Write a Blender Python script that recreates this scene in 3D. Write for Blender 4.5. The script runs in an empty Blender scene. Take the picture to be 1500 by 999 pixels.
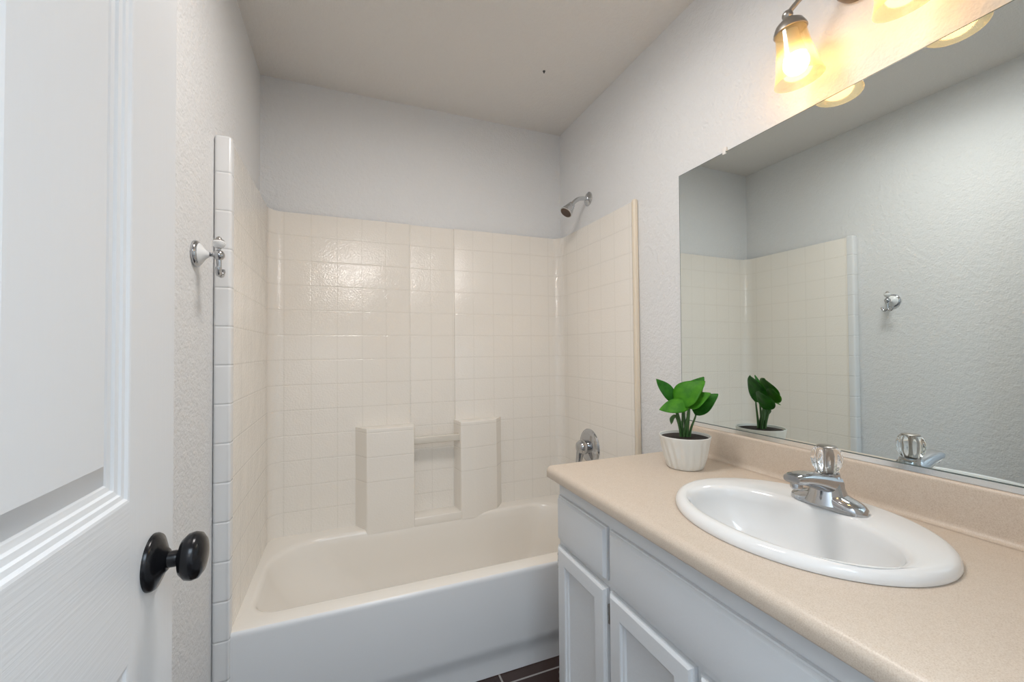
import bpy, bmesh, math, random
from mathutils import Vector, Matrix
random.seed(4)
C = bpy.context.scene.collection
PI = math.pi
SC = bpy.context.scene

# ------------------------------------------------------------------ camera
def make_camera():
    f, yaw, pitch, roll = 608.13, 0.37939, 0.020928, -0.0094379
    F = Vector((math.sin(yaw)*math.cos(pitch), math.cos(yaw)*math.cos(pitch), math.sin(pitch)))
    R = Vector((math.cos(yaw), -math.sin(yaw), 0)); U = R.cross(F)
    c, s = math.cos(roll), math.sin(roll)
    R2 = c*R + s*U; U2 = -s*R + c*U
    cd = bpy.data.cameras.new('camera'); co = bpy.data.objects.new('camera', cd); C.objects.link(co)
    cd.sensor_fit = 'HORIZONTAL'; cd.sensor_width = 36; cd.lens = 36*f/1500
    cd.clip_start = 0.02; cd.clip_end = 50
    m = Matrix((R2, U2, -F)).transposed().to_4x4(); m.translation = Vector((0.3605, -2.1331, 1.19397))
    co.matrix_world = m
    SC.camera = co
make_camera()

# ------------------------------------------------------------------ world, lights, exposure
SC.view_settings.view_transform = 'Standard'; SC.view_settings.look = 'None'
SC.view_settings.gamma = 1; SC.view_settings.use_curve_mapping = False
SC.view_settings.exposure = 0.04
HALL_FILL = 41.0     # added unseen panel under the hall ceiling, cool fill through the doorway
HALL_CEIL = 7.0
BATH_FILL = 5.6         # added unseen fill light below the bathroom ceiling, wide glow
BATH_FILL_DOWN = 4.6         # second added fill at the same spot, beam aimed down at tub and counter
BULB = 21.0             # emission of the frosted bulbs
w = bpy.data.worlds.new('world'); SC.world = w; w.use_nodes = True
w.node_tree.nodes['Background'].inputs[0].default_value = (0.80, 0.90, 1.0, 1)
w.node_tree.nodes['Background'].inputs[1].default_value = 1.0
def area(name, loc, direction, sx, sy, power, col, spread=180):
    l = bpy.data.lights.new(name, 'AREA'); l.shape = 'RECTANGLE'; l.size = sx; l.size_y = sy
    l.energy = power; l.color = col; l.spread = math.radians(spread)
    o = bpy.data.objects.new(name, l); C.objects.link(o); o.location = loc
    o.rotation_euler = Vector(direction).to_track_quat('-Z', 'Y').to_euler()
    return o
area('hall_cool_fill', (0.76, -3.05, 2.43), (0, 0, -1), 1.2, 1.2, HALL_FILL, (0.72, 0.87, 1.0))
area('hall_ceiling_lamp', (0.80, -4.60, 2.38), (0, 0.8, -1), 0.45, 0.30, HALL_CEIL, (1.0, 0.97, 0.93))
area('bathroom_wide_fill', (0.68, -1.22, 2.425), (0, 0, -1), 0.34, 0.34, BATH_FILL, (1.0, 0.965, 0.93))
area('bathroom_down_fill', (0.68, -1.22, 2.42), (0, 0.12, -1), 0.30, 0.30, BATH_FILL_DOWN, (1.0, 0.955, 0.91), 160)

# ------------------------------------------------------------------ room numbers
W, H = 1.524, 2.4456
YF = -2.19            # inner face of front wall
TUBF, RIM, STOP = -0.685, 0.372, 1.829

# ------------------------------------------------------------------ materials
MATS = {}
def mat(name, col, rough=0.5, metal=0.0, **kw):
    m = bpy.data.materials.new(name); m.use_nodes = True
    b = m.node_tree.nodes['Principled BSDF']
    b.inputs['Base Color'].default_value = (*col, 1); b.inputs['Roughness'].default_value = rough
    b.inputs['Metallic'].default_value = metal
    for k, v in kw.items(): b.inputs[k].default_value = v
    return m
def nd(m, t, **kw):
    n = m.node_tree.nodes.new(t)
    for k, v in kw.items(): setattr(n, k, v)
    return n
def lk(m, a, b): m.node_tree.links.new(a, b)
def bsdf(m): return m.node_tree.nodes['Principled BSDF']
def pos(m): return nd(m, 'ShaderNodeNewGeometry').outputs['Position']
def mth(m, op, a, b=None, c=None):
    n = nd(m, 'ShaderNodeMath', operation=op)
    for i, v in enumerate((a, b, c)):
        if v is None: continue
        if isinstance(v, (int, float)): n.inputs[i].default_value = v
        else: lk(m, v, n.inputs[i])
    return n.outputs[0]
def noise(m, scale, detail=2, vec=None, stretch=None, rough=0.5):
    n = nd(m, 'ShaderNodeTexNoise'); n.inputs['Scale'].default_value = scale; n.inputs['Detail'].default_value = detail
    n.inputs['Roughness'].default_value = rough
    v = vec if vec is not None else pos(m)
    if stretch:
        mp = nd(m, 'ShaderNodeMapping'); mp.inputs['Scale'].default_value = stretch; lk(m, v, mp.inputs['Vector']); v = mp.outputs[0]
    lk(m, v, n.inputs['Vector']); return n.outputs['Fac']
def bump(m, height, strength, dist, normal=None):
    n = nd(m, 'ShaderNodeBump'); n.inputs['Strength'].default_value = strength; n.inputs['Distance'].default_value = dist
    lk(m, height, n.inputs['Height'])
    if normal is not None: lk(m, normal, n.inputs['Normal'])
    return n.outputs[0]
def ramp(m, fac, stops):
    n = nd(m, 'ShaderNodeValToRGB'); e = n.color_ramp.elements
    e[0].position, e[0].color = stops[0][0], (*stops[0][1], 1)
    e[1].position, e[1].color = stops[-1][0], (*stops[-1][1], 1)
    for p, c in stops[1:-1]:
        q = e.new(p); q.color = (*c, 1)
    lk(m, fac, n.inputs[0]); return n.outputs[0]

def wall_paint(name, col, amp=0.6, scale=135, rough=0.6):
    m = mat(name, col, rough)
    h = noise(m, scale, 3); h2 = noise(m, scale*0.35, 2)
    hh = mth(m, 'ADD', mth(m, 'MULTIPLY', h, 0.7), h2)
    lk(m, bump(m, hh, amp, 0.0055), bsdf(m).inputs['Normal'])
    return m
M_WALL = wall_paint('textured_wall_paint', (0.825, 0.825, 0.825))
M_CEIL = wall_paint('ceiling_paint', (0.83, 0.80, 0.765), 0.45, 200, 0.8)
M_TRIM = mat('white_trim_paint', (0.80, 0.80, 0.80), 0.35)

def door_mat(name, stretch):
    m = mat(name, (0.80, 0.81, 0.825), 0.36)
    g = noise(m, 110, 2, stretch=stretch, rough=0.5)
    lk(m, bump(m, g, 0.10, 0.0025), bsdf(m).inputs['Normal']); return m
M_DOORH = door_mat('door_paint_grain_across', (1, 0.10, 3.0))
M_DOORV = door_mat('door_paint_grain_upright', (1, 1.6, 0.07))
M_DOORS = mat('door_paint_moulding', (0.80, 0.81, 0.825), 0.3)

IVORY = (0.895, 0.845, 0.775)
M_TUB = mat('ivory_fibreglass', IVORY, 0.16)
M_APRON = mat('white_enamel', (0.80, 0.805, 0.815), 0.28)
M_BAR = mat('ivory_bar', (0.74, 0.69, 0.61), 0.2)
M_CAULK = mat('cream_caulk', (0.82, 0.72, 0.58), 0.4)
def tile_mat(name, col, au, u0, pu, v0, pv, vert=1.0, hor=1.0, wav=0.5, zlow=None):
    m = mat(name, col, 0.085)
    sp = nd(m, 'ShaderNodeSeparateXYZ'); lk(m, pos(m), sp.inputs[0])
    def line(o, c0, p, wd):
        t = mth(m, 'DIVIDE', mth(m, 'SUBTRACT', o, c0), p)
        fr = mth(m, 'FRACT', mth(m, 'ADD', t, 200.5))
        d = mth(m, 'MULTIPLY', mth(m, 'ABSOLUTE', mth(m, 'SUBTRACT', fr, 0.5)), p)
        return mth(m, 'SMOOTH_MIN', mth(m, 'DIVIDE', d, wd), 1.0, 0.4)
    lu = line(sp.outputs[au], u0, pu, 0.004); lv = line(sp.outputs[2], v0, pv, 0.004)
    if zlow is not None:     # plain moulded surface below this height
        msk = mth(m, 'LESS_THAN', sp.outputs[2], zlow)
        lv = mth(m, 'MAXIMUM', lv, msk); lu = mth(m, 'MAXIMUM', lu, 1.0)
    hgt = mth(m, 'ADD', mth(m, 'MULTIPLY', lu, vert), mth(m, 'MULTIPLY', lv, hor))
    n1 = bump(m, hgt, 0.7, 0.0012)
    wv = noise(m, 130, 2)
    wv2 = noise(m, 9, 1)
    n2 = bump(m, mth(m, 'ADD', wv, mth(m, 'MULTIPLY', wv2, 2.0)), wav, 0.0018, n1)
    lk(m, n2, bsdf(m).inputs['Normal'])
    bsdf(m).inputs['Specular IOR Level'].default_value = 0.38
    mn = mth(m, 'MINIMUM', lu, lv)
    mix = nd(m, 'ShaderNodeMix', data_type='RGBA')
    lk(m, mn, mix.inputs[0])
    mix.inputs[6].default_value = (col[0]*0.94, col[1]*0.938, col[2]*0.93, 1); mix.inputs[7].default_value = (*col, 1)
    lk(m, mix.outputs[2], bsdf(m).inputs['Base Color'])
    return m
PT = 0.1135
M_TILEB = tile_mat('ivory_tile_back', IVORY, 0, 0.0985, 0.1107, STOP+0.008, PT, 0.35, 1.0, 0.75)
M_TILEBLK = tile_mat('ivory_tile_shelf', IVORY, 0, 0.0985, 0.1107, STOP+0.008, PT, 0.0, 0.9, 0.2, 0.53)
M_TILES = tile_mat('ivory_tile_side', IVORY, 1, -0.655, 0.1107, STOP+0.008, PT, 0.30, 0.8, 0.5)
def flange_mat():
    m = mat('white_flange_glaze', (0.80, 0.80, 0.80), 0.16)
    sp = nd(m, 'ShaderNodeSeparateXYZ'); lk(m, pos(m), sp.inputs[0])
    t = mth(m, 'FRACT', mth(m, 'ADD', mth(m, 'DIVIDE', mth(m, 'SUBTRACT', sp.outputs[2], STOP+0.008), PT), 200.5))
    d = mth(m, 'MULTIPLY', mth(m, 'ABSOLUTE', mth(m, 'SUBTRACT', t, 0.5)), PT)
    l = mth(m, 'SMOOTH_MIN', mth(m, 'DIVIDE', d, 0.004), 1.0, 0.4)
    lk(m, bump(m, l, 0.8, 0.002), bsdf(m).inputs['Normal']); return m
M_FLANGE = flange_mat()

M_CHROME = mat('chrome', (0.52, 0.53, 0.55), 0.09, 1.0)
M_DULL = mat('dull_chrome', (0.60, 0.61, 0.62), 0.26, 1.0)
M_NICKEL = mat('brushed_nickel', (0.42, 0.39, 0.36), 0.3, 1.0)
M_BRONZE = mat('bronze', (0.30, 0.22, 0.15), 0.32, 1.0)
M_DARK = mat('dark_rubber_nozzles', (0.10, 0.065, 0.05), 0.6)
M_BLACK = mat('oil_rubbed_black_metal', (0.012, 0.012, 0.014), 0.22, 0.4)
M_PORC = mat('white_porcelain', (0.86, 0.86, 0.855), 0.07)
M_CERAM = mat('matt_white_ceramic', (0.80, 0.79, 0.74), 0.42)
M_MIRROR = mat('mirror_silver', (0.80, 0.868, 0.872), 0.0, 1.0)
M_GLASSEDGE = mat('mirror_edge', (0.12, 0.15, 0.14), 0.3)
M_ALU = mat('polished_aluminium', (0.93, 0.93, 0.93), 0.22, 1.0)
M_CLIP = mat('clear_plastic', (0.9, 0.88, 0.85), 0.2)
M_ACRYL = mat('clear_acrylic', (1, 1, 1), 0.03, 0, **{'Transmission Weight': 1.0, 'IOR': 1.45})
M_SOIL = mat('potting_soil', (0.035, 0.024, 0.018), 0.95)
M_SPECK = mat('dark_screw', (0.08, 0.075, 0.07), 0.6)
lk(M_SOIL, bump(M_SOIL, noise(M_SOIL, 220, 3), 1.0, 0.004), bsdf(M_SOIL).inputs['Normal'])

def cab_mat():
    m = mat('white_cabinet_paint', (0.775, 0.79, 0.81), 0.36)
    lk(m, bump(m, noise(m, 120, 3), 0.14, 0.002), bsdf(m).inputs['Normal']); return m
M_CAB = cab_mat()
M_TOE = mat('shadowed_cabinet_base', (0.5, 0.5, 0.5), 0.6)
def laminate():
    m = mat('beige_speckled_laminate', (0.68, 0.55, 0.43), 0.38)
    a = noise(m, 620, 2, rough=0.6); b = noise(m, 60, 3)
    s = mth(m, 'ADD', mth(m, 'MULTIPLY', a, 0.88), mth(m, 'MULTIPLY', b, 0.12))
    lk(m, ramp(m, s, [(0.28, (0.55, 0.44, 0.34)), (0.5, (0.665, 0.56, 0.46)), (0.72, (0.73, 0.635, 0.54))]), bsdf(m).inputs['Base Color'])
    return m
M_LAM = laminate()
def floor_mat():
    m = mat('dark_brown_floor_tile', (0.04, 0.024, 0.02), 0.25)
    br = nd(m, 'ShaderNodeTexBrick'); br.offset = 0.0; br.squash = 1.0
    br.inputs['Scale'].default_value = 1.0; br.inputs['Mortar Size'].default_value = 0.0035
    br.inputs['Brick Width'].default_value = 0.305; br.inputs['Row Height'].default_value = 0.305
    br.inputs['Color1'].default_value = (0.045, 0.026, 0.022, 1); br.inputs['Color2'].default_value = (0.035, 0.02, 0.017, 1)
    br.inputs['Mortar'].default_value = (0.30, 0.28, 0.26, 1)
    mp = nd(m, 'ShaderNodeMapping'); mp.inputs['Location'].default_value = (0.035, 0.11, 0)
    lk(m, pos(m), mp.inputs[0]); lk(m, mp.outputs[0], br.inputs['Vector'])
    lk(m, br.outputs['Color'], bsdf(m).inputs['Base Color'])
    return m
M_FLOOR = floor_mat()
def leaf_mat(name, c1, c2):
    m = mat(name, c1, 0.52)
    lk(m, ramp(m, noise(m, 45, 2), [(0.35, c1), (0.65, c2)]), bsdf(m).inputs['Base Color'])
    bsdf(m).inputs['Specular IOR Level'].default_value = 0.2
    return m
M_LEAF = leaf_mat('leaf_green', (0.032, 0.165, 0.007), (0.06, 0.235, 0.010))
M_LEAFD = leaf_mat('leaf_dark_green', (0.012, 0.095, 0.006), (0.025, 0.15, 0.010))
M_STEM = mat('stem_green', (0.05, 0.13, 0.03), 0.5)
def bulb_mat():
    m = mat('frosted_bulb_glow', (1, 1, 1), 0.5)
    b = bsdf(m); b.inputs['Emission Color'].default_value = (1.0, 0.57, 0.21, 1); b.inputs['Emission Strength'].default_value = BULB
    return m
M_BULB = bulb_mat()
M_BULBNECK = mat('white_bulb_neck', (0.88, 0.86, 0.82), 0.4)
def shade_mat():
    m = bpy.data.materials.new('frosted_glass_shade'); m.use_nodes = True
    nt = m.node_tree; nt.nodes.remove(bsdf(m)); out = nt.nodes['Material Output']
    tr = nd(m, 'ShaderNodeBsdfTransparent'); tr.inputs[0].default_value = (1.0, 0.97, 0.90, 1)
    tl = nd(m, 'ShaderNodeBsdfTranslucent'); tl.inputs[0].default_value = (1.0, 0.88, 0.58, 1)
    gl = nd(m, 'ShaderNodeBsdfGlossy'); gl.inputs['Roughness'].default_value = 0.12
    a = nd(m, 'ShaderNodeMixShader'); a.inputs[0].default_value = 0.28
    lk(m, tr.outputs[0], a.inputs[1]); lk(m, tl.outputs[0], a.inputs[2])
    b = nd(m, 'ShaderNodeMixShader'); b.inputs[0].default_value = 0.08
    lk(m, a.outputs[0], b.inputs[1]); lk(m, gl.outputs[0], b.inputs[2])
    lk(m, b.outputs[0], out.inputs[0]); return m
M_SHADE = shade_mat()

# ------------------------------------------------------------------ mesh helpers
ORG = {}
def obj(name, bm, m, parent=None, smooth=38, kind=None, origin=None, recalc=True):
    if recalc: bmesh.ops.recalc_face_normals(bm, faces=bm.faces)
    me = bpy.data.meshes.new(name)
    vs = [v.co for v in bm.verts]
    if origin is None:
        origin = Vector(((min(v.x for v in vs)+max(v.x for v in vs))/2, (min(v.y for v in vs)+max(v.y for v in vs))/2, min(v.z for v in vs)))
    origin = Vector(origin)
    bmesh.ops.translate(bm, verts=bm.verts, vec=-origin)
    if smooth:
        for f in bm.faces: f.smooth = True
    bm.to_mesh(me); bm.free()
    for mm in (m if isinstance(m, (list, tuple)) else [m]): me.materials.append(mm)
    if smooth: me.set_sharp_from_angle(angle=math.radians(smooth))
    o = bpy.data.objects.new(name, me); C.objects.link(o)
    if parent is not None:
        o.parent = parent; o.location = origin - ORG[parent]
    else: o.location = origin
    ORG[o] = origin
    if kind: o['kind'] = kind
    return o
def thing(name, loc, label, cat, group=None):
    o = bpy.data.objects.new(name, None); C.objects.link(o); o.location = loc; ORG[o] = Vector(loc)
    o.empty_display_size = 0.05
    o['label'] = label; o['category'] = cat
    if group: o['group'] = group
    return o
def tag(o, label, cat):
    o['label'] = label; o['category'] = cat; return o
def B(): return bmesh.new()
def box(bm, x0, x1, y0, y1, z0, z1, bev=0, seg=2):
    vs = [bm.verts.new((x, y, z)) for x in (x0, x1) for y in (y0, y1) for z in (z0, z1)]
    fs = [bm.faces.new([vs[i] for i in q]) for q in ((0,1,3,2),(4,6,7,5),(0,4,5,1),(2,3,7,6),(0,2,6,4),(1,5,7,3))]
    if bev:
        es = list({e for f in fs for e in f.edges})
        bmesh.ops.bevel(bm, geom=es, offset=bev, segments=seg, profile=0.5, affect='EDGES', clamp_overlap=True)
    return bm
def basis(ax):
    ax = Vector(ax).normalized()
    t = Vector((0,0,1)) if abs(ax.z) < 0.9 else Vector((1,0,0))
    u = ax.cross(t).normalized(); v = ax.cross(u)
    return ax, u, v
def skin(bm, rings, closed=True, cap0=False, cap1=False):
    rv = [[bm.verts.new(p) for p in r] for r in rings]
    n = len(rv[0])
    for a, b in zip(rv, rv[1:]):
        for i in range(n if closed else n-1):
            j = (i+1) % n
            try: bm.faces.new((a[i], a[j], b[j], b[i]))
            except ValueError: pass
    if cap0: bm.faces.new(rv[0])
    if cap1: bm.faces.new(list(reversed(rv[-1])))
    return rv
def lathe(bm, prof, org, ax=(0,0,1), n=40, cap0=True, cap1=True, su=1.0, sv=1.0):
    a, u, v = basis(ax); org = Vector(org)
    rings = [[org + a*h + (u*math.cos(2*PI*i/n)*su + v*math.sin(2*PI*i/n)*sv)*max(r, 1e-4) for i in range(n)] for r, h in prof]
    skin(bm, rings, True, cap0, cap1); return bm
def tube(bm, pts, r, n=14, caps=True):
    pts = [Vector(p) for p in pts]; rs = r if isinstance(r, (list, tuple)) else [r]*len(pts)
    rings = []; pu = None
    for i, p in enumerate(pts):
        d = (pts[min(i+1, len(pts)-1)] - pts[max(i-1, 0)]).normalized()
        if pu is None: _, u, v = basis(d)
        else:
            u = (pu - d*pu.dot(d)).normalized(); v = d.cross(u)
        pu = u
        rings.append([p + (u*math.cos(2*PI*k/n) + v*math.sin(2*PI*k/n))*rs[i] for k in range(n)])
    skin(bm, rings, True, caps, caps); return bm
def bez(p0, p1, p2, p3, n=12):
    p0, p1, p2, p3 = map(Vector, (p0, p1, p2, p3))
    return [p0*(1-t)**3 + p1*3*t*(1-t)**2 + p2*3*t*t*(1-t) + p3*t**3 for t in [i/n for i in range(n+1)]]
def prism(bm, poly, z0, z1, bev=0, seg=2):
    skin(bm, [[(x, y, z0) for x, y in poly], [(x, y, z1) for x, y in poly]], True, True, True)
    if bev:
        es = [e for e in bm.edges if e.is_valid]
        bmesh.ops.bevel(bm, geom=es, offset=bev, segments=seg, profile=0.5, affect='EDGES', clamp_overlap=True)
    return bm
def ellipsoid(bm, c, rx, ry, rz, n=24, k=14):
    rings = []
    for j in range(k+1):
        t = PI*(j/k); s = max(math.sin(t), 1e-3)
        rings.append([(c[0]+rx*s*math.cos(2*PI*i/n), c[1]+ry*s*math.sin(2*PI*i/n), c[2]-rz*math.cos(t)) for i in range(n)])
    skin(bm, rings, True, True, True); return bm

# ------------------------------------------------------------------ the setting
T = 0.10
HY = -5.6   # far end of hall
def st(name, x0, x1, y0, y1, z0, z1, m):
    return obj(name, box(B(), x0, x1, y0, y1, z0, z1), m, smooth=None, kind='structure')
st('floor', -T, W+T, HY-T, T, -0.08, 0, M_FLOOR)
st('ceiling', -T, W+T, HY-T, T, H, H+0.08, M_CEIL)
st('wall_left', -T, 0, HY-T, T, 0, H, M_WALL)
st('wall_back', 0, W, 0, T, 0, H, M_WALL)
st('wall_right', W, W+T, HY-T, T, 0, H, M_WALL)
DX0, DX1, DH = 0.083, 0.905, 2.045
b = B(); box(b, 0, DX0-0.02, YF-0.115, YF, 0, H); box(b, DX1+0.02, W, YF-0.115, YF, 0, H); box(b, DX0-0.02, DX1+0.02, YF-0.115, YF, DH+0.02, H)
obj('wall_front', b, M_WALL, smooth=None, kind='structure')
b = B(); box(b, DX0-0.02, DX0-0.001, YF-0.115, YF, 0, DH+0.02); box(b, DX1+0.001, DX1+0.02, YF-0.115, YF, 0, DH+0.02); box(b, DX0-0.001, DX1+0.001, YF-0.115, YF, DH+0.001, DH+0.02)
obj('trim_1', b, M_TRIM, smooth=None, kind='structure')
b = B(); box(b, 0, W, HY-T, HY, 0, 0.6); box(b, 0, W, HY-T, HY, 2.3, H); box(b, 0, 0.05, HY-T, HY, 0.6, 2.3); box(b, W-0.05, W, HY-T, HY, 0.6, 2.3)
obj('wall_hall', b, M_WALL, smooth=None, kind='structure')

# ------------------------------------------------------------------ door (open, parallel to left wall)
DXF = 0.120; DTH = 0.035; DY1 = -1.366; DY0 = DY1-0.806; DZ0, DZ1 = 0.012, 2.04
def make_door():
    bm = B()
    # columns (Y) and rows (Z) of the six panels
    cy = [DY0, DY0+0.118, DY0+0.118+0.222, DY1-0.134-0.258, DY1-0.134, DY1]
    rz = [DZ0, 0.235, 0.826, 1.017, 1.640, 1.745, 1.925, DZ1]
    for side in (1, -1):
        X = DXF if side == 1 else DXF-DTH
        def q(y0, y1, z0, z1, mi):
            vs = [bm.verts.new((X, y, z)) for y, z in ((y0,z0),(y1,z0),(y1,z1),(y0,z1))]
            f = bm.faces.new(vs if side == 1 else vs[::-1]); f.material_index = mi
        for i in range(5):
            for j in range(7):
                if i in (1, 3) and j in (1, 3, 5):
                    # nested rectangles: ovolo moulding, groove, raised field
                    prof = [(0, 0), (0.003, -0.0006), (0.006, -0.0032), (0.011, -0.0040), (0.013, -0.0062), (0.019, -0.0072), (0.021, -0.0098), (0.027, -0.0108), (0.029, -0.0125), (0.055, -0.0014), (0.0565, -0.0008)]
                    y0, y1, z0, z1 = cy[i], cy[i+1], rz[j], rz[j+1]
                    loops = []
                    for off, d in prof:
                        loops.append([bm.verts.new((X+side*d, y, z)) for y, z in ((y0+off,z0+off),(y1-off,z0+off),(y1-off,z1-off),(y0+off,z1-off))])
                    for a, c in zip(loops, loops[1:]):
                        for k in range(4):
                            l = (k+1) % 4
                            vs = (a[k], a[l], c[l], c[k])
                            f = bm.faces.new(vs if side == 1 else vs[::-1]); f.material_index = 2
                    f = bm.faces.new(loops[-1] if side == 1 else loops[-1][::-1]); f.material_index = 1
                else:
                    q(cy[i], cy[i+1], rz[j], rz[j+1], 0 if (j % 2 == 0 and 0 < i < 4) else 1)
    def e(pts): bm.faces.new([bm.verts.new(p) for p in pts]).material_index = 2
    a, c = DXF-DTH, DXF
    e([(a,DY1,DZ0),(a,DY1,DZ1),(c,DY1,DZ1),(c,DY1,DZ0)]); e([(a,DY0,DZ0),(c,DY0,DZ0),(c,DY0,DZ1),(a,DY0,DZ1)])
    e([(a,DY0,DZ1),(c,DY0,DZ1),(c,DY1,DZ1),(a,DY1,DZ1)]); e([(a,DY0,DZ0),(a,DY1,DZ0),(c,DY1,DZ0),(c,DY0,DZ0)])
    bmesh.ops.remove_doubles(bm, verts=bm.verts, dist=0.00005)
    return obj('door_1', bm, [M_DOORH, M_DOORV, M_DOORS], smooth=9, kind='structure')
door = make_door()
tag(door, 'white six panel door standing open along the left wall', 'door')
KY, KZ = -1.436, 0.916
b = B()
lathe(b, [(0.010, 0.028), (0.0140, 0.030), (0.0235, 0.033), (0.0295, 0.039), (0.0310, 0.046), (0.0290, 0.053), (0.022, 0.058), (0.011, 0.0605), (0.001, 0.061)], (DXF, KY, KZ), (1,0,0))
knob = obj('door_knob', b, M_BLACK, door, smooth=70); knob['label'] = 'black round door knob'
b = B(); lathe(b, [(0.0362, -0.0005), (0.0362, 0.003), (0.0345, 0.006), (0.026, 0.010), (0.017, 0.014), (0.0140, 0.017), (0.0125, 0.018)], (DXF, KY, KZ), (1,0,0))
obj('rosette', b, M_BLACK, knob, smooth=55)
b = B(); lathe(b, [(0.0105, 0.016), (0.0105, 0.026), (0.0095, 0.030)], (DXF, KY, KZ), (1,0,0))
obj('shank', b, M_BLACK, knob)
for hz in (0.25, 1.05, 1.82):
    b = B(); tube(b, [(DXF+0.004, DY0-0.004, hz-0.045), (DXF+0.004, DY0-0.004, hz+0.045)], 0.005)
    obj('hinge', b, M_NICKEL, door)

# ------------------------------------------------------------------ bathtub with its surround
tub = thing('bathtub', (W/2, -0.36, 0), 'ivory one-piece bathtub with tile-patterned surround filling the back alcove', 'bathtub')
SX0, SX1 = 0.042, 1.503          # inner faces of the side panels
YB = -0.022                      # back panel face
NA = 120
def rrect(x0, x1, y0, y1, r, n=NA):
    """rounded rectangle, corners r = (back right, back left, front left, front right), n points, counter-clockwise from back right"""
    per = []
    cs = [((x1-r[0], y1-r[0]), r[0], 0), ((x0+r[1], y1-r[1]), r[1], 90), ((x0+r[2], y0+r[2]), r[2], 180), ((x1-r[3], y0+r[3]), r[3], 270)]
    k = n//8
    cor = [[(c[0]+rr*math.cos(math.radians(a0+90*i/k)), c[1]+rr*math.sin(math.radians(a0+90*i/k))) for i in range(k)] for c, rr, a0 in cs]
    out = []
    for i in range(4):
        out += cor[i]
        c, rr, a0 = cs[i]; s = (c[0]+rr*math.cos(math.radians(a0+90)), c[1]+rr*math.sin(math.radians(a0+90)))
        e = cor[(i+1) % 4][0]
        out += [(s[0]+(e[0]-s[0])*j/k, s[1]+(e[1]-s[1])*j/k) for j in range(k)]
    return out
def z_(pts, z): return [(x, y, z) for x, y in pts]
bx0, bx1, by0, by1 = 0.076, 1.425, -0.607, -0.094
rings = [z_(rrect(SX0-0.012, SX1+0.012, TUBF+0.004, -0.008, (0.01,)*4), RIM-0.018),
         z_(rrect(SX0-0.012, SX1+0.012, TUBF+0.004, -0.008, (0.01,)*4), RIM-0.008),
         z_(rrect(SX0-0.012, SX1+0.012, TUBF+0.007, -0.008, (0.01,)*4), RIM-0.002),
         z_(rrect(SX0-0.012, SX1+0.012, TUBF+0.014, -0.008, (0.01,)*4), RIM)]
cr = (0.16, 0.20, 0.085, 0.20)
def basin(ins, z, li=0.0, ri=0.0):
    return z_(rrect(bx0+ins+li, bx1-ins-ri, by0+ins, by1-ins, cr), z)
rings += [basin(-0.012, RIM), basin(-0.004, RIM-0.0015), basin(0.002, RIM-0.006), basin(0.007, RIM-0.016)]
for t in (0.12, 0.25, 0.4, 0.55, 0.7):
    rings.append(basin(0.007+0.03*t, RIM-0.016-0.27*t, 0.16*t*t+0.05*t, 0.05*t))
for t, dz in ((0.80, 0.0), (0.93, 0.04), (1.1, 0.058), (1.4, 0.066)):
    rings.append(basin(0.007+0.03*t+0.012*(t-0.7)*4, RIM-0.016-0.27*0.8+0.0-dz*0.9, 0.16*0.5+0.05*t+0.1*(t-0.7), 0.05*t))
b = B(); skin(b, rings, True, False, True)
basin_o = obj('basin', b, M_TUB, tub, smooth=50)
b = B(); lathe(b, [(0.034, 0), (0.034, 0.002), (0.028, 0.004), (0.001, 0.003)], (1.22, -0.35, RIM-0.016-0.216-0.0585), (0,0,1))
obj('drain', b, M_CHROME, basin_o)
# apron: profile in (Y, z) swept along X
prof = [(TUBF+0.0072, RIM-0.0008), (TUBF+0.0045, RIM-0.0026), (TUBF+0.0022, RIM-0.0058), (TUBF+0.0007, RIM-0.0105), (TUBF, RIM-0.018), (TUBF, 0.120), (TUBF+0.001, 0.108), (TUBF+0.004, 0.096), (TUBF+0.008, 0.084), (TUBF+0.012, 0.070), (TUBF+0.014, 0.055), (TUBF+0.014, 0.002), (TUBF+0.05, 0.002), (TUBF+0.05, RIM-0.020), (TUBF+0.006, RIM-0.020)]
b = B(); skin(b, [[(x, y, z) for y, z in prof] for x in (0.03, SX1+0.012)], True, True, True)
ap = obj('apron', b, M_APRON, tub, smooth=30); ap['label'] = 'white front apron of the tub'
# back panel: plan profile with cove corners and the slightly recessed middle column
pl = [(SX0, -0.085)]
for i in range(9):
    a = PI + (-PI/2)*i/8
    pl.append((SX0+0.055+0.055*math.cos(a), YB-0.055+0.055*math.sin(a)))
pl += [(0.653, YB), (0.656, YB+0.001), (0.658, YB+0.008), (0.881, YB+0.008), (0.883, YB+0.001), (0.886, YB)]
for i in range(9):
    a = PI/2 + (-PI/2)*i/8
    pl.append((SX1-0.055+0.055*math.cos(a), YB-0.055+0.055*math.sin(a)))
pl.append((SX1, -0.085))
outer = [(SX1+0.012, -0.085), (SX1+0.012, -0.006), (SX0-0.012, -0.006), (SX0-0.012, -0.085)]
b = B()
n = len(pl)
rows = [(0.0, RIM-0.001), (0.0, STOP-0.006), (0.003, STOP-0.001), (0.008, STOP)]
def push(p, d):
    # move a profile point outward (into the wall) by d
    x, y = p
    if y < YB-0.056: return (x + (-d if x < 0.7 else d), y)
    if x < SX0+0.055: c = (SX0+0.055, YB-0.055)
    elif x > SX1-0.055: c = (SX1-0.055, YB-0.055)
    else: return (x, y+d)
    v = Vector((x-c[0], y-c[1])).normalized()*d; return (x+v.x, y+v.y)
skin(b, [[(*push(p, d), z) for p in pl] for d, z in rows], False)
obj('back_panel', b, M_TILEB, tub, smooth=40)
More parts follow.
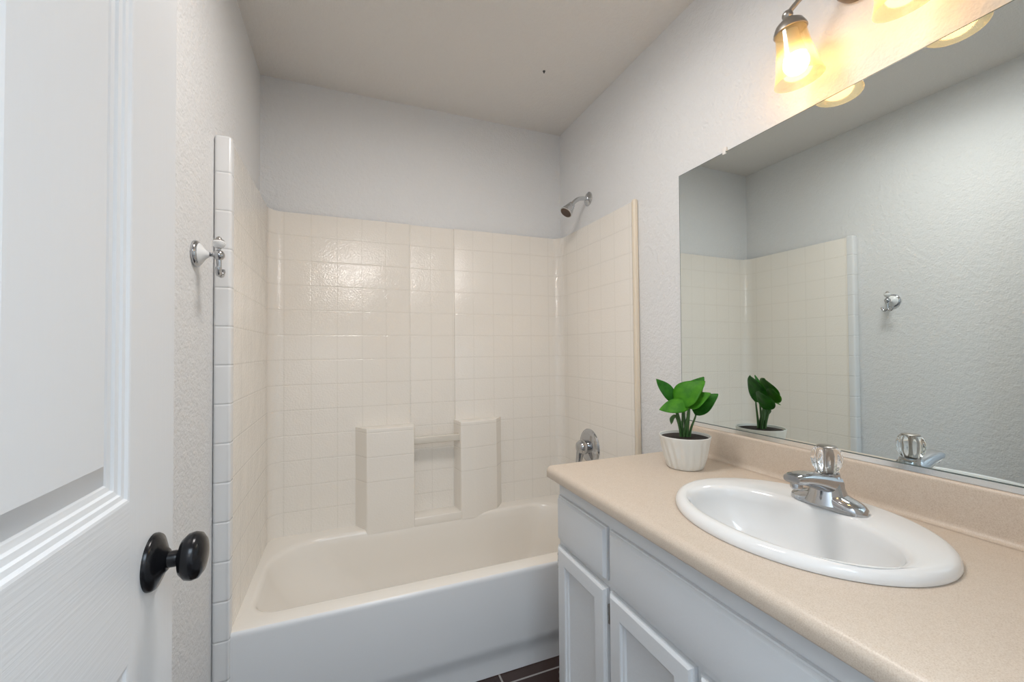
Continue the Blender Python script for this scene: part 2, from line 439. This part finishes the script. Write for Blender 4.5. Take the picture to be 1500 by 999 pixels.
def side_panel(s):
    X = SX0 if s < 0 else SX1
    d = -1 if s < 0 else 1
    b = B()
    pr = [(X, RIM-0.001), (X, STOP-0.006), (X+d*0.003, STOP-0.001), (X+d*0.009, STOP), (X+d*0.018, STOP), (X+d*0.018, RIM-0.001)]
    skin(b, [[(x, y, z) for x, z in pr] for y in (-0.0849, TUBF+0.012)], True, True, True)
    return obj('side_panel', b, M_TILES, tub, smooth=40)
side_panel(-1); side_panel(1)
# left front flange: white bullnose from the floor to the top
def flange(x0, x1, y0, y1, z0, z1, r, m, name, label):
    b = B(); box(b, x0, x1, y0, y1, z0, z1)
    es = [e for e in b.edges if all(v.co.y < y0+1e-5 for v in e.verts)] + [e for e in b.edges if all(v.co.z > z1-1e-5 for v in e.verts)]
    bmesh.ops.bevel(b, geom=list(set(es)), offset=r, segments=4, profile=0.5, affect='EDGES', clamp_overlap=True)
    o = obj(name, b, m, tub, smooth=30); o['label'] = label
flange(0.001, SX0+0.003, TUBF-0.012, TUBF+0.020, 0.002, STOP+0.006, 0.009, M_FLANGE, 'front_flange', 'white bullnose edge at the left end of the tub')
flange(SX1-0.003, W-0.001, TUBF-0.010, TUBF+0.006, RIM-0.02, STOP+0.006, 0.009, M_CAULK, 'front_flange', 'cream coloured edge strip beside the right wall')
# moulded shelf blocks, niche sill and bar
ZB = 0.834; YF_ = -0.1025
def block(poly, name):
    b = B(); prism(b, poly, RIM-0.020, ZB)
    es = [e for e in b.edges if e.is_valid and (all(v.co.z > ZB-1e-5 for v in e.verts) or (abs(e.verts[0].co.z-e.verts[1].co.z) > 0.1)) and all(v.co.y < YB-0.02 for v in e.verts)]
    bmesh.ops.bevel(b, geom=es, offset=0.007, segments=4, profile=0.5, affect='EDGES', clamp_overlap=True)
    return obj(name, b, M_TILEBLK, tub, smooth=40)
block([(0.397, YB+0.004), (0.447, YF_), (0.662, YF_), (0.668, YB+0.010)], 'soap_shelf')
block([(0.876, YB+0.010), (0.890, YF_), (0.955, YF_-0.002), (1.085, YF_+0.018), (1.136, YB+0.004)], 'soap_shelf')
b = B(); prism(b, [(0.660, YB+0.012), (0.660, YF_), (0.893, YF_), (0.893, YB+0.012)], RIM-0.020, 0.392, 0.004, 3)
obj('niche_sill', b, M_TUB, tub)
b = B(); box(b, 0.656, 0.892, -0.088, -0.064, 0.740, 0.774, 0.004, 3)
obj('grab_bar', b, M_BAR, tub)

# ------------------------------------------------------------------ shower head
sx, sy, sz = W, -0.302, 1.969
sh = thing('wall_shower', (sx, sy, sz), 'small grey cone shower head on a short arm high on the right wall', 'shower head')
b = B(); lathe(b, [(0.036, 0.0005), (0.035, 0.004), (0.027, 0.009), (0.014, 0.013), (0.012, 0.016)], (sx, sy, sz), (-1,0,0)); obj('wall_flange', b, M_DULL, sh)
pth = bez((sx-0.006, sy, sz), (sx-0.050, sy, sz+0.002), (sx-0.072, sy, sz-0.008), (sx-0.098, sy, sz-0.040), 14)
b = B(); tube(b, pth, 0.0105, 16); obj('shower_arm', b, M_DULL, sh)
dd = Vector((-0.62, -0.03, -0.78)).normalized(); o0 = Vector(pth[-1]) - dd*0.004
b = B(); lathe(b, [(0.012, 0), (0.0165, 0.003), (0.0165, 0.010), (0.019, 0.013), (0.024, 0.032), (0.031, 0.054), (0.033, 0.058), (0.033, 0.063), (0.030, 0.064)], o0, dd, 32); hd = obj('spray_head', b, M_DULL, sh)
b = B(); lathe(b, [(0.0295, 0.0635), (0.028, 0.0655), (0.014, 0.0665), (0.001, 0.067)], o0, dd, 32); obj('nozzle_face', b, M_DARK, hd)

# ------------------------------------------------------------------ shower valve
vx, vy, vz = SX1, -0.318, 0.702
sv = thing('shower_valve', (vx, vy, vz), 'round chrome shower valve with lever low on the right surround panel', 'faucet')
b = B(); lathe(b, [(0.088, 0.0003), (0.088, 0.003), (0.084, 0.008), (0.070, 0.014), (0.045, 0.019), (0.030, 0.022)], (vx, vy, vz), (-1,0,0), 48); obj('escutcheon', b, M_CHROME, sv)
b = B(); lathe(b, [(0.033, 0.018), (0.036, 0.036), (0.035, 0.055), (0.029, 0.066), (0.016, 0.072), (0.001, 0.074)], (vx, vy, vz), (-1,0,0), 32)
hn = obj('handle', b, M_CHROME, sv)
b = B(); tube(b, [(vx-0.050, vy, vz), (vx-0.056, vy+0.004, vz-0.03), (vx-0.060, vy+0.008, vz-0.065), (vx-0.064, vy+0.010, vz-0.095)], [0.022, 0.019, 0.016, 0.012], 16); obj('lever', b, M_CHROME, hn)

# ------------------------------------------------------------------ robe hook
hx, hy, hz = 0.0, -0.853, 1.447
rh = thing('robe_hook', (hx, hy, hz), 'chrome and white porcelain double robe hook on the left wall', 'hook')
b = B(); lathe(b, [(0.0335, 0.0005), (0.0345, 0.004), (0.033, 0.008), (0.029, 0.011), (0.026, 0.012)], (hx, hy, hz), (1,0,0)); obj('base_ring', b, M_CHROME, rh)
b = B(); lathe(b, [(0.0285, 0.010), (0.0265, 0.013), (0.020, 0.018), (0.0145, 0.022), (0.010, 0.027), (0.0075, 0.031), (0.006, 0.0325)], (hx, hy, hz), (1,0,0)); bk = obj('backing', b, M_PORC, rh); bk['label'] = 'white porcelain dome'
b = B(); lathe(b, [(0.0065, 0.031), (0.0054, 0.035), (0.0054, 0.046)], (hx, hy, hz), (1,0,0), 16); obj('stem', b, M_CHROME, rh)
bx = hx+0.052
b = B(); ellipsoid(b, (bx, hy, hz), 0.0138, 0.0138, 0.0138); lathe(b, [(0.0055, 0.009), (0.0048, 0.014), (0.007, 0.019), (0.005, 0.021)], (bx, hy, hz), (0,0,1), 20)
bl = obj('ball', b, M_CHROME, rh)
b = B(); lathe(b, [(0.006, 0.018), (0.0115, 0.022), (0.0148, 0.029), (0.0148, 0.034), (0.011, 0.038)], (bx, hy, hz)); kn = obj('knob', b, M_PORC, rh); kn['label'] = 'white porcelain knob'
b = B(); lathe(b, [(0.0120, 0.0375), (0.0115, 0.0395), (0.007, 0.042), (0.0055, 0.046), (0.001, 0.049)], (bx, hy, hz)); obj('finial', b, M_NICKEL, kn)
b = B()
tube(b, [(bx, hy, hz-0.008), (bx+0.001, hy, hz-0.026), (bx+0.001, hy, hz-0.040)], [0.0065, 0.0058, 0.0062], 12)
for s in (-1, 1):
    tube(b, bez((bx+0.001, hy, hz-0.038), (bx+0.001, hy+s*0.006, hz-0.058), (bx+0.004, hy+s*0.022, hz-0.056), (bx+0.004, hy+s*0.023, hz-0.034), 10), [0.0058]*8+[0.0052, 0.0062, 0.005], 12)
obj('prong', b, M_CHROME, rh)

# ------------------------------------------------------------------ vanity cabinet
CXF = 0.988; VY1 = -0.955; VY0 = YF+0.002; CT0 = 0.785
cab = thing('vanity_cabinet', (1.25, (VY0+VY1)/2, 0), 'white painted vanity cabinet with drawers and doors under the beige counter', 'cabinet')
b = B()
box(b, CXF+0.001, W-0.002, VY1-0.018, VY1, 0.002, CT0-0.001); box(b, CXF+0.001, W-0.002, VY0, VY0+0.018, 0.002, CT0-0.001)
box(b, CXF+0.001, W-0.002, VY0+0.018, VY1-0.018, 0.098, 0.112); box(b, W-0.012, W-0.002, VY0+0.018, VY1-0.018, 0.112, CT0-0.02)
box(b, CXF+0.070, CXF+0.085, VY0+0.018, VY1-0.018, 0.002, 0.098)
obj('carcass', b, M_CAB, cab, smooth=None)
b = B()
def ff(y0, y1, z0, z1): box(b, CXF, CXF+0.019, y0, y1, z0, z1)
ff(VY0, VY1, 0.722, CT0-0.001); ff(VY0, VY1, 0.570, 0.620); ff(VY0, VY1, 0.098, 0.130)
for y in (VY1-0.022, -1.243, -1.535, -1.829, VY0):
    wd = 0.022 if y in (VY1-0.022, VY0) else 0.036
    ff(y, y+wd, 0.130, 0.570)
    if y != -1.535: ff(y, y+wd, 0.620, 0.722)
obj('face_frame', b, M_CAB, cab, smooth=None)
def front(y0, y1, z0, z1, name):
    # slab front with a stepped, rounded edge
    b = B(); x = CXF
    pr = [(0, -0.0005), (0, -0.008), (0.004, -0.0085), (0.006, -0.0125), (0.009, -0.016), (0.013, -0.017)]
    lo = []
    for off, d in pr:
        lo.append([(x+d, y, z) for y, z in ((y0+off,z0+off),(y1-off,z0+off),(y1-off,z1-off),(y0+off,z1-off))])
    skin(b, lo, True, True, True)
    return obj(name, b, M_CAB, cab, smooth=20)
d1 = front(-1.222, -0.963, 0.600, 0.736, 'drawer_front')
front(-1.803, -1.237, 0.600, 0.736, 'false_front')
front(-2.165, -1.818, 0.600, 0.736, 'drawer_front')
def cdoor(y0, y1, z0, z1):
    b = B(); x = CXF
    pr = [(0, -0.0005), (0, -0.010), (0.003, -0.0105), (0.005, -0.0145), (0.009, -0.017), (0.014, -0.0175),
          (0.046, -0.0175), (0.049, -0.016), (0.051, -0.012), (0.056, -0.0105), (0.059, -0.0065), (0.061, -0.006)]
    lo = [[(x+d, y, z) for y, z in ((y0+o,z0+o),(y1-o,z0+o),(y1-o,z1-o),(y0+o,z1-o))] for o, d in pr]
    skin(b, lo, True, True, True)
    return obj('cabinet_door', b, M_CAB, cab, smooth=20)
def hinge_(dr, y, z):
    b = B(); tube(b, [(CXF-0.006, y, z-0.022), (CXF-0.006, y, z+0.022)], 0.0042, 12)
    for k in (-0.020, 0, 0.020): tube(b, [(CXF-0.006, y, z+k-0.003), (CXF-0.006, y, z+k+0.003)], 0.005, 12)
    obj('hinge', b, M_NICKEL, dr)
dr1 = cdoor(-1.222, -0.963, 0.125, 0.582); hinge_(dr1, -0.9585, 0.163); hinge_(dr1, -0.9585, 0.53)
dr2 = cdoor(-1.510, -1.237, 0.125, 0.582); hinge_(dr2, -1.2295, 0.52); hinge_(dr2, -1.2295, 0.17)
dr3 = cdoor(-1.803, -1.526, 0.125, 0.582); hinge_(dr3, -1.8105, 0.50); hinge_(dr3, -1.8105, 0.17)
dr4 = cdoor(-2.165, -1.818, 0.125, 0.582)

# ------------------------------------------------------------------ countertop with sink hole
CT = 0.822; CFX = 0.953
SKX, SKY, SKA, SKB = 1.242, -1.524, 0.211, 0.253
prof = [(W-0.002, CT), (1.30, CT), (1.05, CT)]
rad = 0.018
prof += [(CFX+rad-rad*math.sin(a), CT-rad+rad*math.cos(a)) for a in [PI/2*i/8 for i in range(9)]]
prof += [(CFX+0.004-0.004*math.cos(a), CT-0.035+0.004-0.004*math.sin(a)) for a in [PI/2*i/4 for i in range(5)]]
prof += [(CFX+0.030, CT-0.035), (CFX+0.030, CT-0.034), (1.05, CT-0.034), (1.3, CT-0.034), (W-0.002, CT-0.034)]
b = B(); skin(b, [[(x, y, z) for x, z in prof] for y in (VY1+0.020, VY0)], True, True, True)
ctop = obj('countertop', b, M_LAM, smooth=32)
tag(ctop, 'beige speckled laminate countertop with rounded front edge on the vanity', 'countertop')
b = B(); lathe(b, [(1, -0.2), (1, 0.2)], (SKX, SKY, CT), (0,0,1), 96)
for v in b.verts: v.co.x = SKX+(v.co.x-SKX)*(SKA-0.024); v.co.y = SKY+(v.co.y-SKY)*(SKB-0.024)
cut = obj('cutter', b, M_LAM, smooth=None)
md = ctop.modifiers.new('hole', 'BOOLEAN'); md.object = cut; md.operation = 'DIFFERENCE'; md.solver = 'EXACT'
dg = bpy.context.evaluated_depsgraph_get(); nm = bpy.data.meshes.new_from_object(ctop.evaluated_get(dg))
ctop.modifiers.clear(); ctop.data = nm; bpy.data.objects.remove(cut)
# backsplash: cove at the bottom, rounded top
bp = [(W-0.002, CT+0.0005)]
bp += [(1.490, CT+0.0005)] + [(1.490+0.014*math.sin(a), CT+0.0145-0.014*math.cos(a)) for a in [PI/2*i/5 for i in range(1, 6)]]
bp += [(1.504, 0.910)] + [(1.504+0.009-0.009*math.cos(a), 0.910+0.009*math.sin(a)) for a in [PI/2*i/5 for i in range(1, 6)]] + [(W-0.002, 0.919)]
b = B(); skin(b, [[(x, y, z) for x, z in bp] for y in (-0.955, VY0)], True, True, True)
obj('backsplash', b, M_LAM, ctop, smooth=32)

# ------------------------------------------------------------------ sink
sink = thing('sink', (SKX, SKY, CT), 'white oval drop-in porcelain sink set in the beige countertop', 'sink')
NE = 96
BX, BY, BA, BB = 1.190, -1.533, 0.128, 0.203   # bowl opening
def ell(cx, cy, a, bb, z, p=2.0):
    out = []
    for i in range(NE):
        t = 2*PI*i/NE; c, s = math.cos(t), math.sin(t)
        out.append((cx + a*math.copysign(abs(c)**(2/p), c), cy + bb*math.copysign(abs(s)**(2/p), s), z))
    return out
DK = CT+0.0225
R_ = [ell(SKX, SKY, SKA-0.03, SKB-0.03, CT-0.010), ell(SKX, SKY, SKA-0.012, SKB-0.012, CT+0.0008), ell(SKX, SKY, SKA-0.001, SKB-0.001, CT+0.001)]
R_ += [ell(SKX, SKY, SKA-o, SKB-o, CT+h) for o, h in ((0, 0.004), (0.0008, 0.009), (0.003, 0.0145), (0.007, 0.0187), (0.012, 0.0212), (0.017, 0.0222))]
R_ += [ell(BX+0.004, BY, BA+0.009, BB+0.011, DK-0.0003, 2.1), ell(BX+0.001, BY, BA+0.004, BB+0.005, DK-0.0018, 2.15), ell(BX, BY, BA, BB, DK-0.005, 2.2), ell(BX, BY, BA-0.005, BB-0.005, DK-0.011, 2.2)]
for t in (0.1, 0.2, 0.32, 0.45, 0.58, 0.7, 0.8, 0.88, 0.94, 0.98):
    dz = 0.128*math.sin(t*PI/2)**1.05; k = math.cos(t*PI/2)**0.55
    R_.append(ell(BX+0.015*t, BY, (BA-0.005)*k+0.001, (BB-0.005)*k+0.001, DK-0.011-dz, 2.2-0.2*t))
b = B(); skin(b, R_, True, False, True)
obj('bowl', b, M_PORC, sink, smooth=60)
b = B(); lathe(b, [(0.024, 0.0), (0.024, 0.003), (0.018, 0.004), (0.001, 0.002)], (BX+0.015, BY, DK-0.011-0.1265), (0,0,1)); obj('drain', b, M_CHROME, sink)

# ------------------------------------------------------------------ faucet
fx, fy, fz = 1.350, -1.530, DK+0.0003
fc = thing('faucet', (fx, fy, fz), 'chrome faucet with short spout and clear knob on the sink rim', 'faucet')
# base with rounded shoulders, lofted along Y
b = B(); rings = []
N = 26
for i in range(N+1):
    t = -1+2*i/N; y = fy+0.076*t
    wd = 0.030*max(1-abs(t)**4.5, 0.0)**0.5+0.0012
    hgt = 0.027*max(1-abs(t)**4, 0)**0.5*(1-0.25*t*t) + 0.026*math.exp(-(t/0.27)**2) + 0.002
    r = []
    for k in range(17):
        a = PI*k/16
        r.append((fx+wd*math.copysign(abs(math.cos(a))**0.7, math.cos(a)), y, fz+hgt*math.sin(a)**0.6))
    rings.append(r)
skin(b, rings, True, True, True)
obj('base', b, M_CHROME, fc, smooth=50)
# hub
b = B(); lathe(b, [(0.043, 0.008), (0.037, 0.024), (0.0305, 0.042), (0.0255, 0.058), (0.0235, 0.066), (0.020, 0.069)], (fx, fy, fz), (0,0,1), 36, sv=1.0)
obj('hub', b, M_CHROME, fc, smooth=45)
# spout
b = B(); rings = []
for i in range(15):
    t = i/14; x = fx+0.012-0.128*t
    zc = 0.040+0.030*math.sin(t*PI*0.5); hw = 0.0285-0.009*t; hh = 0.0265-0.0165*t**0.8
    if t > 0.95: hw *= 0.9; hh *= 0.8
    r = []
    for k in range(24):
        a = 2*PI*k/24; c, s = math.cos(a), math.sin(a)
        r.append((x, fy+hw*math.copysign(abs(c)**0.55, c), fz+zc+hh*math.copysign(abs(s)**0.7, s)))
    rings.append(r)
skin(b, rings, True, True, True)
sp = obj('spout', b, M_CHROME, fc, smooth=50)
b = B(); lathe(b, [(0.0105, 0.0), (0.0115, 0.003), (0.0115, 0.014), (0.009, 0.016)], (fx-0.101, fy, fz+0.0640), (0,0,-1), 24); obj('aerator', b, M_CHROME, sp)
# acrylic knob
b = B(); rings = []
for r0, h0, fl in ((0.017, 0.072, 0), (0.0205, 0.076, 0.4), (0.0255, 0.088, 1), (0.0275, 0.100, 1), (0.0270, 0.112, 1), (0.0245, 0.121, 0.8), (0.020, 0.126, 0.2), (0.016, 0.127, 0)):
    rings.append([(fx+(r0+0.0026*fl*math.cos(8*2*PI*i/64))*math.cos(2*PI*i/64), fy+(r0+0.0026*fl*math.cos(8*2*PI*i/64))*math.sin(2*PI*i/64), fz+h0) for i in range(64)])
skin(b, rings, True, True, True)
ak = obj('handle', b, M_ACRYL, fc, smooth=35); ak['label'] = 'clear fluted acrylic knob'
b = B(); lathe(b, [(0.0185, 0.1272), (0.0185, 0.1290), (0.016, 0.1303), (0.001, 0.1308)], (fx, fy, fz), (0,0,1), 32); obj('cap', b, M_NICKEL, ak)
b = B(); lathe(b, [(0.0085, 0.0735), (0.0070, 0.080), (0.0065, 0.105), (0.0075, 0.122)], (fx, fy, fz), (0,0,1), 20); obj('core', b, M_NICKEL, ak)
b = B(); lathe(b, [(0.0230, 0.062), (0.0235, 0.067), (0.0225, 0.0715), (0.015, 0.0722)], (fx, fy, fz), (0,0,1), 32); obj('collar', b, M_CHROME, fc)

# ------------------------------------------------------------------ mirror
MY1 = -0.934; MZ0, MZ1 = 0.930, 1.838
mr = thing('wall_mirror', (W, -1.5, 0.92), 'large frameless rectangular mirror on the right wall above the counter', 'mirror')
def mxf(z): return W-0.0112+0.0052*(z-0.92)     # leans back a little towards the top
b = B(); ys = [VY0+0.06, MY1-0.002, MY1]; zs = [MZ0-0.008, 0.9342, MZ1-0.002, MZ1]
g = [[b.verts.new((mxf(z), y, z)) for z in zs] for y in ys]
for i in range(2):
    for j in range(3):
        f = b.faces.new((g[i][j], g[i+1][j], g[i+1][j+1], g[i][j+1])); f.material_index = 0 if i == 0 and j == 1 else 1
cs = [g[0][0], g[1][0], g[2][0], g[2][1], g[2][2], g[2][3], g[1][3], g[0][3], g[0][2], g[0][1]]
bk_ = [b.verts.new((v.co.x+0.005, v.co.y, v.co.z)) for v in cs]
for i in range(10):
    j = (i+1) % 10; f = b.faces.new((cs[i], cs[j], bk_[j], bk_[i])); f.material_index = 1
f = b.faces.new(bk_); f.material_index = 1
obj('glass', b, [M_MIRROR, M_GLASSEDGE], mr, smooth=None)
b = B(); box(b, W-0.0140, W-0.0116, VY0+0.06, MY1-0.012, 0.9195, 0.932); box(b, W-0.0116, W-0.001, VY0+0.06, MY1-0.012, 0.9195, 0.9212)
obj('channel', b, M_ALU, mr, smooth=None)
for yy in (-1.136, -1.95):
    b = B(); box(b, W-0.0095, W-0.0003, yy-0.009, yy+0.009, MZ1+0.0005, MZ1+0.015, 0.002); box(b, W-0.0095, W-0.0062, yy-0.006, yy+0.006, MZ1-0.008, MZ1+0.004, 0.001)
    obj('clip', b, M_CLIP, mr)

# ------------------------------------------------------------------ vanity light
vl = thing('vanity_light', (W, -1.545, 2.04), 'two-lamp vanity wall light with flared glass shades above the mirror', 'wall lamp')
PY, PZ = -1.536, 2.098
b = B(); lathe(b, [(0.060, 0.0005), (0.061, 0.012), (0.058, 0.022), (0.050, 0.032), (0.036, 0.040), (0.018, 0.045), (0.001, 0.046)], (W, PY, PZ), (-1,0,0), 40); obj('backplate', b, M_BRONZE, vl)
for lx, ly, lz in ((1.440, -1.432, 1.880), (1.426, -1.660, 1.898)):
    O = Vector((lx, ly, lz)); AX = Vector((-0.018, 0.008, 0.130)).normalized(); s_ = 1 if ly > PY else -1
    top = O + AX*0.172
    b = B(); tube(b, bez((W-0.035, PY+s_*0.02, PZ+0.005), (W-0.060, PY+s_*0.05, PZ+0.02), top + Vector((0.02, -s_*0.035, 0.045)), top, 16), 0.0062, 14)
    obj('arm', b, M_NICKEL, vl)
    b = B(); ellipsoid(b, top - AX*0.002, 0.0125, 0.0125, 0.0125)
    lathe(b, [(0.006, 0.038), (0.012, 0.034), (0.020, 0.029), (0.0305, 0.020), (0.0365, 0.007), (0.038, 0.0), (0.036, -0.001), (0.030, 0.002)], O+AX*0.126, AX, 36)
    obj('socket_cap', b, M_NICKEL, vl)
    b = B(); sh_ = [(0.0335, 0.128), (0.035, 0.112), (0.0375, 0.090), (0.0415, 0.065), (0.0465, 0.035), (0.052, 0.010), (0.0555, 0.0)]
    full = sh_ + [(r-0.002, h+0.0005) for r, h in reversed(sh_)]
    lathe(b, full, O, AX, 48, False, False)
    obj('glass_shade', b, M_SHADE, vl, smooth=50)
    b = B(); lathe(b, [(0.029*math.sin(PI*k/14)+0.0003, 0.044-0.029*math.cos(PI*k/14)) for k in range(15)], O, AX, 28)
    bu = obj('bulb', b, M_BULB, vl)
    b = B(); lathe(b, [(0.016, 0.128), (0.018, 0.105), (0.021, 0.088), (0.025, 0.070), (0.0262, 0.062)], O, AX, 28, True, False); obj('bulb_neck', b, M_BULBNECK, bu)

# ------------------------------------------------------------------ potted plant
px_, py_ = 1.345, -1.118
pp = thing('potted_plant', (px_, py_, CT), 'small green leafy plant in a white fluted pot at the counter end', 'plant')
b = B(); rings = []
pr = [(0.050, 0.0008, 0), (0.0535, 0.003, 0.2), (0.058, 0.015, 0.6), (0.0645, 0.035, 1), (0.0700, 0.060, 1), (0.0735, 0.080, 0.8), (0.0752, 0.092, 0.1), (0.0760, 0.099, 0), (0.0750, 0.1005, 0), (0.0728, 0.0995, 0), (0.071, 0.092, 0), (0.068, 0.089, 0)]
for r0, h0, fl in pr:
    row = []
    for i in range(144):
        t = 2*PI*i/144; k = (18*t/(2*PI) + 1.1*h0/0.1*0.5) % 1.0
        d = -0.0058*fl*abs(2*k-1)
        row.append((px_+(r0+d)*math.cos(t), py_+(r0+d)*math.sin(t), CT+h0))
    rings.append(row)
skin(b, rings, True, True, False)
obj('pot', b, M_CERAM, pp, smooth=40)
b = B(); lathe(b, [(0.0708, 0.0925), (0.054, 0.0945), (0.03, 0.096), (0.001, 0.0965)], (px_, py_, CT), (0,0,1), 40); obj('soil', b, M_SOIL, pp)
RV = Vector((0.77, -0.638, 0)); TV = Vector((-0.638, -0.77, 0)); ZV = Vector((0, 0, 1))   # screen-right, towards viewer
P0 = Vector((px_, py_, CT+0.094))
def pt(u, t, z): return P0 + RV*u + TV*t + ZV*z
def leaf(base, tip, nrm, wd, arch, fold, m, stem_from, bend=0.0):
    bs, tp = pt(*base), pt(*tip); d = (tp-bs); L = d.length; d.normalize()
    n = (RV*nrm[0]+TV*nrm[1]+ZV*nrm[2]); n = (n-d*n.dot(d)).normalized(); s = d.cross(n)
    b = B(); rings = []
    NU, NV = 16, 8
    for i in range(NU+1):
        u = i/NU
        ww = wd*0.5*(math.sin(PI*min(1, u**0.72))**0.85 if 0 < u < 1 else 0.0)+0.0006
        r = []
        for k in range(NV+1):
            v = -1+2*k/NV
            r.append(bs + d*(u*L) + s*(v*ww) + n*(arch*L*math.sin(PI*u) - bend*L*u*u + fold*abs(v)**1.5*ww + 0.0012*math.sin(9*u+2*v)))
        rings.append(r)
    skin(b, rings, False)
    lf = obj('leaf', b, m, pp, smooth=80, recalc=True)
    sm = lf.modifiers.new('thickness', 'SOLIDIFY'); sm.thickness = 0.0007
    b = B(); s0 = pt(*stem_from)
    tube(b, bez(s0, s0+ZV*0.035, bs-d*0.004-ZV*0.02, bs+d*0.004, 10), [0.0042-0.0018*i/10 for i in range(11)], 10)
    obj('stem', b, M_STEM, pp)
leaf((-0.030, 0.000, 0.108), (-0.082, -0.012, 0.180), (0.35, 0.75, 0.5), 0.046, 0.04, 0.28, M_LEAFD, (-0.008, 0.004, -0.004))
leaf((0.000, -0.012, 0.090), (0.062, -0.030, 0.186), (-0.5, 0.7, 0.5), 0.080, 0.10, 0.10, M_LEAFD, (0.004, -0.006, -0.004))
leaf((-0.024, 0.018, 0.098), (0.060, 0.012, 0.176), (-0.45, 0.75, 0.5), 0.086, 0.10, 0.15, M_LEAF, (-0.002, 0.008, -0.004))
leaf((0.008, 0.030, 0.096), (0.072, 0.036, 0.142), (-0.4, 0.7, 0.7), 0.056, 0.08, 0.12, M_LEAF, (0.006, 0.012, -0.004))
leaf((0.030, 0.010, 0.070), (0.098, -0.004, 0.136), (-0.55, 0.6, 0.45), 0.070, 0.07, 0.25, M_LEAFD, (0.014, 0.004, -0.004))
leaf((0.012, 0.034, 0.104), (-0.076, 0.046, 0.088), (0.05, 0.75, 0.65), 0.052, 0.07, 0.05, M_LEAF, (-0.004, 0.014, -0.004))
leaf((-0.024, 0.020, 0.070), (-0.040, 0.022, 0.040), (-0.8, 0.5, 0.1), 0.020, 0.08, 0.5, M_STEM, (-0.012, 0.010, -0.004))

for (u0, t0, u1, t1, z1) in ((-0.006, -0.004, -0.006, 0.014, 0.100), (0.008, 0.002, 0.014, 0.016, 0.098)):
    b = B(); tube(b, bez(pt(u0, t0, -0.004), pt(u0, t0, 0.03), pt(u1, t1, z1-0.03), pt(u1, t1, z1), 8), [0.0040-0.0016*i/8 for i in range(9)], 10)
    obj('stem', b, M_STEM, pp)

# ------------------------------------------------------------------ tiny screw in the ceiling
b = B(); lathe(b, [(0.006, -0.0005), (0.006, 0.002), (0.003, 0.004), (0.003, 0.009), (0.001, 0.010)], (1.187, -0.480, H), (0,0,-1), 16)
tag(obj('ceiling_screw', b, M_SPECK, smooth=40), 'tiny dark screw in the ceiling above the tub', 'screw')
